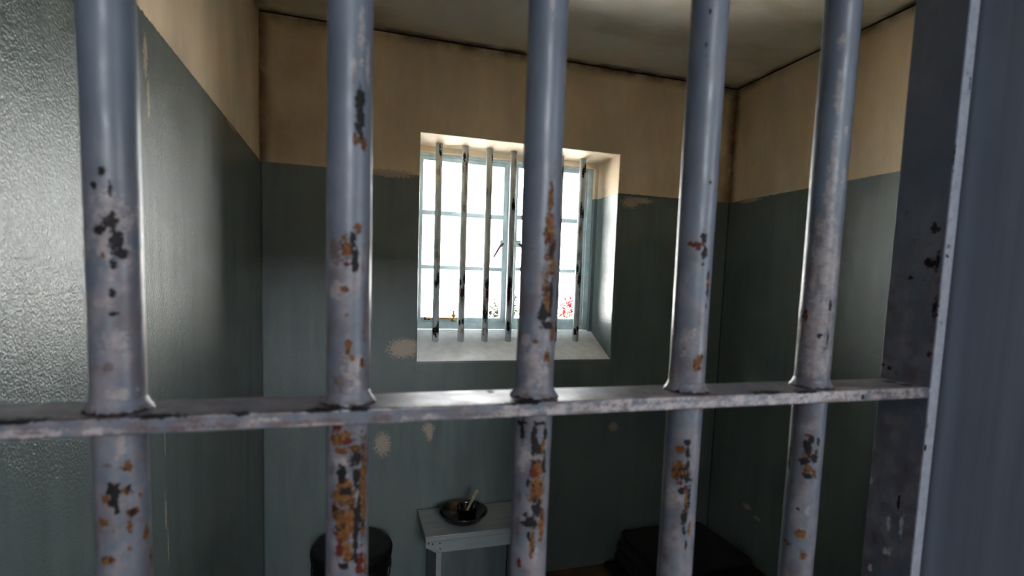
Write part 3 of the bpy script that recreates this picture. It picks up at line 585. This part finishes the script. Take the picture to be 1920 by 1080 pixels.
M_steelware = M_steelware.out((0.12, 0.105, 0.095), M_steelware.ramp(M_steelware.noise(40, 3), .3, .7, .16, .28), 1.0)
BX_, BY_, RBW = .4505, 2.058, .101
bowl = lathe('bowl', [(0, TZ+.0005), (.042, TZ+.0005), (.060, TZ+.004), (.080, TZ+.0165), (.093, TZ+.033), (.0975, TZ+.0425), (.1000, TZ+.0445), (.1018, TZ+.0458), (.1012, TZ+.0472), (.0990, TZ+.0468), (.0955, TZ+.043), (.091, TZ+.0335), (.078, TZ+.0182), (.059, TZ+.0065), (.041, TZ+.0028), (0, TZ+.0028)], BX_, BY_, M_steelware, None, 72)
tag(bowl, 'wide stainless steel bowl standing on the small table, a cup inside it', 'bowl')
CX_, CY_ = .4635, 2.045
CZ = TZ+.0035
cup = lathe('cup', [(0, CZ), (.034, CZ), (.037, CZ+.003), (.0415, CZ+.062), (.0435, CZ+.064), (.0440, CZ+.0655), (.0430, CZ+.067), (.0405, CZ+.0655), (.0395, CZ+.060), (.0355, CZ+.006), (0, CZ+.004)], CX_, CY_, M_steelware, None, 56)
cup.location.z += .0
tag(cup, 'small round steel cup sitting inside the wide steel bowl', 'cup')
M_spoon = plain('dull_spoon_metal', (0.42, 0.36, 0.24), .35, .7, .2, 60)
bm = bmesh.new()
s0 = Vector((CX_-.020, CY_-.012, CZ+.014)); s1 = Vector((CX_+.044, CY_+.012, CZ+.125)); dr = (s1-s0).normalized(); sd = dr.cross(Vector((0, 1, 0))).normalized()
for t0, wv in ((0.0, .006),): pass
prof = [(0.0, .004), (.25, .0042), (.55, .0052), (.85, .0075), (.96, .0078), (1.0, .004)]
rw = []
for t, wd in prof:
    c = s0.lerp(s1, t); nn = dr.cross(sd)*.0011
    rw.append([bm.verts.new(c+sd*wd+nn), bm.verts.new(c-sd*wd+nn), bm.verts.new(c-sd*wd-nn), bm.verts.new(c+sd*wd-nn)])
for a, b in zip(rw, rw[1:]):
    for i in range(4): bm.faces.new((a[i], a[(i+1) % 4], b[(i+1) % 4], b[i]))
bm.faces.new(rw[0]); bm.faces.new(rw[-1][::-1])
spoon = tag(bm_obj('spoon', bm, M_spoon), 'dull metal spoon with its handle sticking up out of the steel cup', 'spoon')
bm = bmesh.new(); bmesh.ops.create_uvsphere(bm, u_segments=14, v_segments=8, radius=1.0)
for v in bm.verts: v.co = Vector((v.co.x*.012, v.co.y*.004, v.co.z*.017)) + s0 + Vector((-.001, 0, .004))
bm_obj('spoon_bowl', bm, M_spoon, spoon, True)

# ================================================================== bucket
M_bucket = plain('black_enamel', (0.006, 0.006, 0.006), .5, 0, .3, 25, .0006, 60)
M_bucket.node_tree.nodes['Principled BSDF'].inputs['Specular IOR Level'].default_value = .25
KX, KY = .0143, 2.03
bz = -1.0315+H
bucket = empty('bucket', (KX, KY, 0), 'black lidded iron bucket standing on the floor left of the table', 'bucket')
lathe('body', [(0, .002), (.112, .002), (.118, .010), (.122, .06), (.130, .16), (.132, .170), (.136, .175), (.132, .181), (.138, .245), (.143, bz-.052), (.139, bz-.050), (.134, .245), (.116, .012), (0, .010)], KX, KY, M_bucket, bucket, 64)
lid = lathe('lid', [(.1440, bz-.050), (.1475, bz-.050), (.1490, bz-.044), (.1475, bz-.030), (.1510, bz-.024), (.1515, bz-.012), (.1490, bz-.004), (.1420, bz), (.120, bz-.003), (.06, bz+.002), (0, bz+.004)], KX, KY, M_bucket, bucket, 72)
tube('knob', [(KX-.03, KY, bz+.001), (KX-.026, KY, bz+.018), (KX, KY, bz+.024), (KX+.026, KY, bz+.018), (KX+.03, KY, bz+.001)], .005, M_bucket, lid, 10)
hp = [(KX + .1435*math.cos(a), KY-.01-.10*math.sin(a)*.9-.045*math.sin(a), bz-.075-.09*math.sin(a)) for a in np.linspace(0, math.pi, 22)]
tube('handle', hp, .0035, M_dark, bucket, 8)
for s in (-1, 1):
    bm = bmesh.new(); add_box(bm, KX+s*.1415-.006, KX+s*.1415+.006, KY-.022, KY+.004, bz-.095, bz-.062, .003); bm_obj('handle_lug', bm, M_bucket, bucket)

# ================================================================== bedding in the back right corner
def cloth_mat(name, col):
    k = NB(name)
    c = k.mix(k.ramp(k.noise(40, 4), .3, .7), tuple(x*.8 for x in col), tuple(x*1.2 for x in col))
    return k.out(c, .95, 0, k.bump(k.noise(400, 3), .001), .1)
M_blank = cloth_mat('dark_wool', (0.022, 0.021, 0.020))
M_mat = cloth_mat('dark_mat_felt', (0.016, 0.015, 0.014))
def slab(name, x0, x1, y0, y1, z0, z1, mat, parent=None, seed=1, amp=.008, r=.03):
    bm = bmesh.new(); add_box(bm, x0, x1, y0, y1, z0, z1)
    r = min(r, (z1-z0)*.45)
    bmesh.ops.bevel(bm, geom=bm.edges[:], offset=r, segments=5, affect='EDGES', profile=.5)
    for ax, lo, hi in ((0, x0, x1), (1, y0, y1)):
        nn = max(2, int((hi-lo)/.035))
        for i in range(1, nn):
            p = [0, 0, 0]; p[ax] = lo+(hi-lo)*i/nn; q = [0, 0, 0]; q[ax] = 1
            bmesh.ops.bisect_plane(bm, geom=bm.verts[:]+bm.edges[:]+bm.faces[:], plane_co=p, plane_no=q)
    from mathutils import noise as mn
    for v in bm.verts:
        if v.co.z > z0+.004:
            f = (v.co.z-z0)/(z1-z0); e = min(v.co.x-x0, x1-v.co.x, v.co.y-y0, y1-v.co.y)
            v.co.z += amp*mn.noise(v.co*7+Vector((seed, 0, 0))) - amp*1.2*f*max(0, 1-e/.10)
            v.co.x += amp*.5*mn.noise(v.co*9+Vector((0, seed, 3))) * (1 if x0+.01 < v.co.x < x1-.01 else .3)
    return bm_obj(name, bm, mat, parent, True)
mat_ = slab('sleeping_mat', 1.18, XR-.012, .75, YB-.02, .0005, .030, M_mat, None, 3, .002, .012)
tag(mat_, 'thin dark sleeping mat on the floor along the right wall', 'mat')
bl = empty('folded_blankets', (1.5, 2.0, .03), 'dark pile of folded blankets on the mat in the far right corner', 'blankets')
for i, (x0, x1, y0, y1, z0, z1) in enumerate(((1.225, 1.745, 1.72, 2.195, .034, .090), (1.235, 1.735, 1.74, 2.192, .0905, .145), (1.255, 1.70, 1.80, 2.19, .1455, .195))):
    slab('blanket_fold', x0, x1, y0, y1, z0, z1, M_blank, bl, 11+i, .006, .024)

# ================================================================== outside the window
M_ground = plain('pale_gravel', (0.62, 0.61, 0.58), .9, 0, .08, 2)
gr = struct(box('ground', -40, 60, YO, 70, -.25, -.10, M_ground))
M_yard = plain('limewashed_wall', (0.75, 0.74, 0.72), .9, 0, .06, 1.5)
struct(box('wall_yard', -40, 60, 26, 26.3, -.1, 2.3, M_yard))
def bush(name, label, cat, x, y, zt, wx, n, col, seed, sz):
    root = empty(name, (x, y, -.1), label, cat)
    g = random.Random(seed)
    bm = bmesh.new()
    tips = []
    for i in range(11):
        a = g.uniform(0, 2*math.pi); rr = g.uniform(.2, 1)*wx
        t = Vector((x+rr*math.cos(a), y+rr*.8*math.sin(a), zt*g.uniform(.72, 1.0)))
        b = Vector((x+g.uniform(-.03, .03), y+g.uniform(-.03, .03), -.1)); mdl = b.lerp(t, .5)+Vector((g.uniform(-.05, .05), 0, .08))
        add_tube(bm, [b, mdl, t], [.012, .009, .004], 6); tips += [mdl.lerp(t, q) for q in (.1, .35, .6, .8, 1.0)]
    bm_obj('stem', bm, plain(name+'_bark', (0.12, 0.085, 0.05), .8), root)
    bm = bmesh.new()
    for i in range(n):
        c = g.choice(tips) + Vector((g.gauss(0, .07), g.gauss(0, .07), g.gauss(0, .06)))
        q = Matrix.Rotation(g.uniform(0, 6.28), 3, 'Z') @ Matrix.Rotation(g.uniform(-1.2, 1.2), 3, 'X') @ Matrix.Rotation(g.uniform(-1, 1), 3, 'Y')
        s = sz*g.uniform(.6, 1.3)
        pts = [(-.5, 0, 0), (-.1, .22, .05), (.5, 0, 0), (-.1, -.22, .05)]
        bm.faces.new([bm.verts.new(c + q @ (Vector(p)*s)) for p in pts])
    lm = plain(name+'_leaf', col, .9, 0, .4, 6); lm.node_tree.nodes['Principled BSDF'].inputs['Specular IOR Level'].default_value = 0
    f = bm_obj('leaves', bm, lm, root); f['kind'] = 'stuff'
bush('shrub', 'thin green shrub growing outside the window, seen through the lower left panes', 'shrub', 2.26, 8.0, 1.12, .30, 900, (0.005, 0.0065, 0.003), 4, .07)
bush('flowering_shrub', 'red flowering shrub outside, seen through the lower right window pane', 'shrub', 3.40, 8.0, 1.17, .13, 420, (0.045, 0.0035, 0.0045), 9, .07)
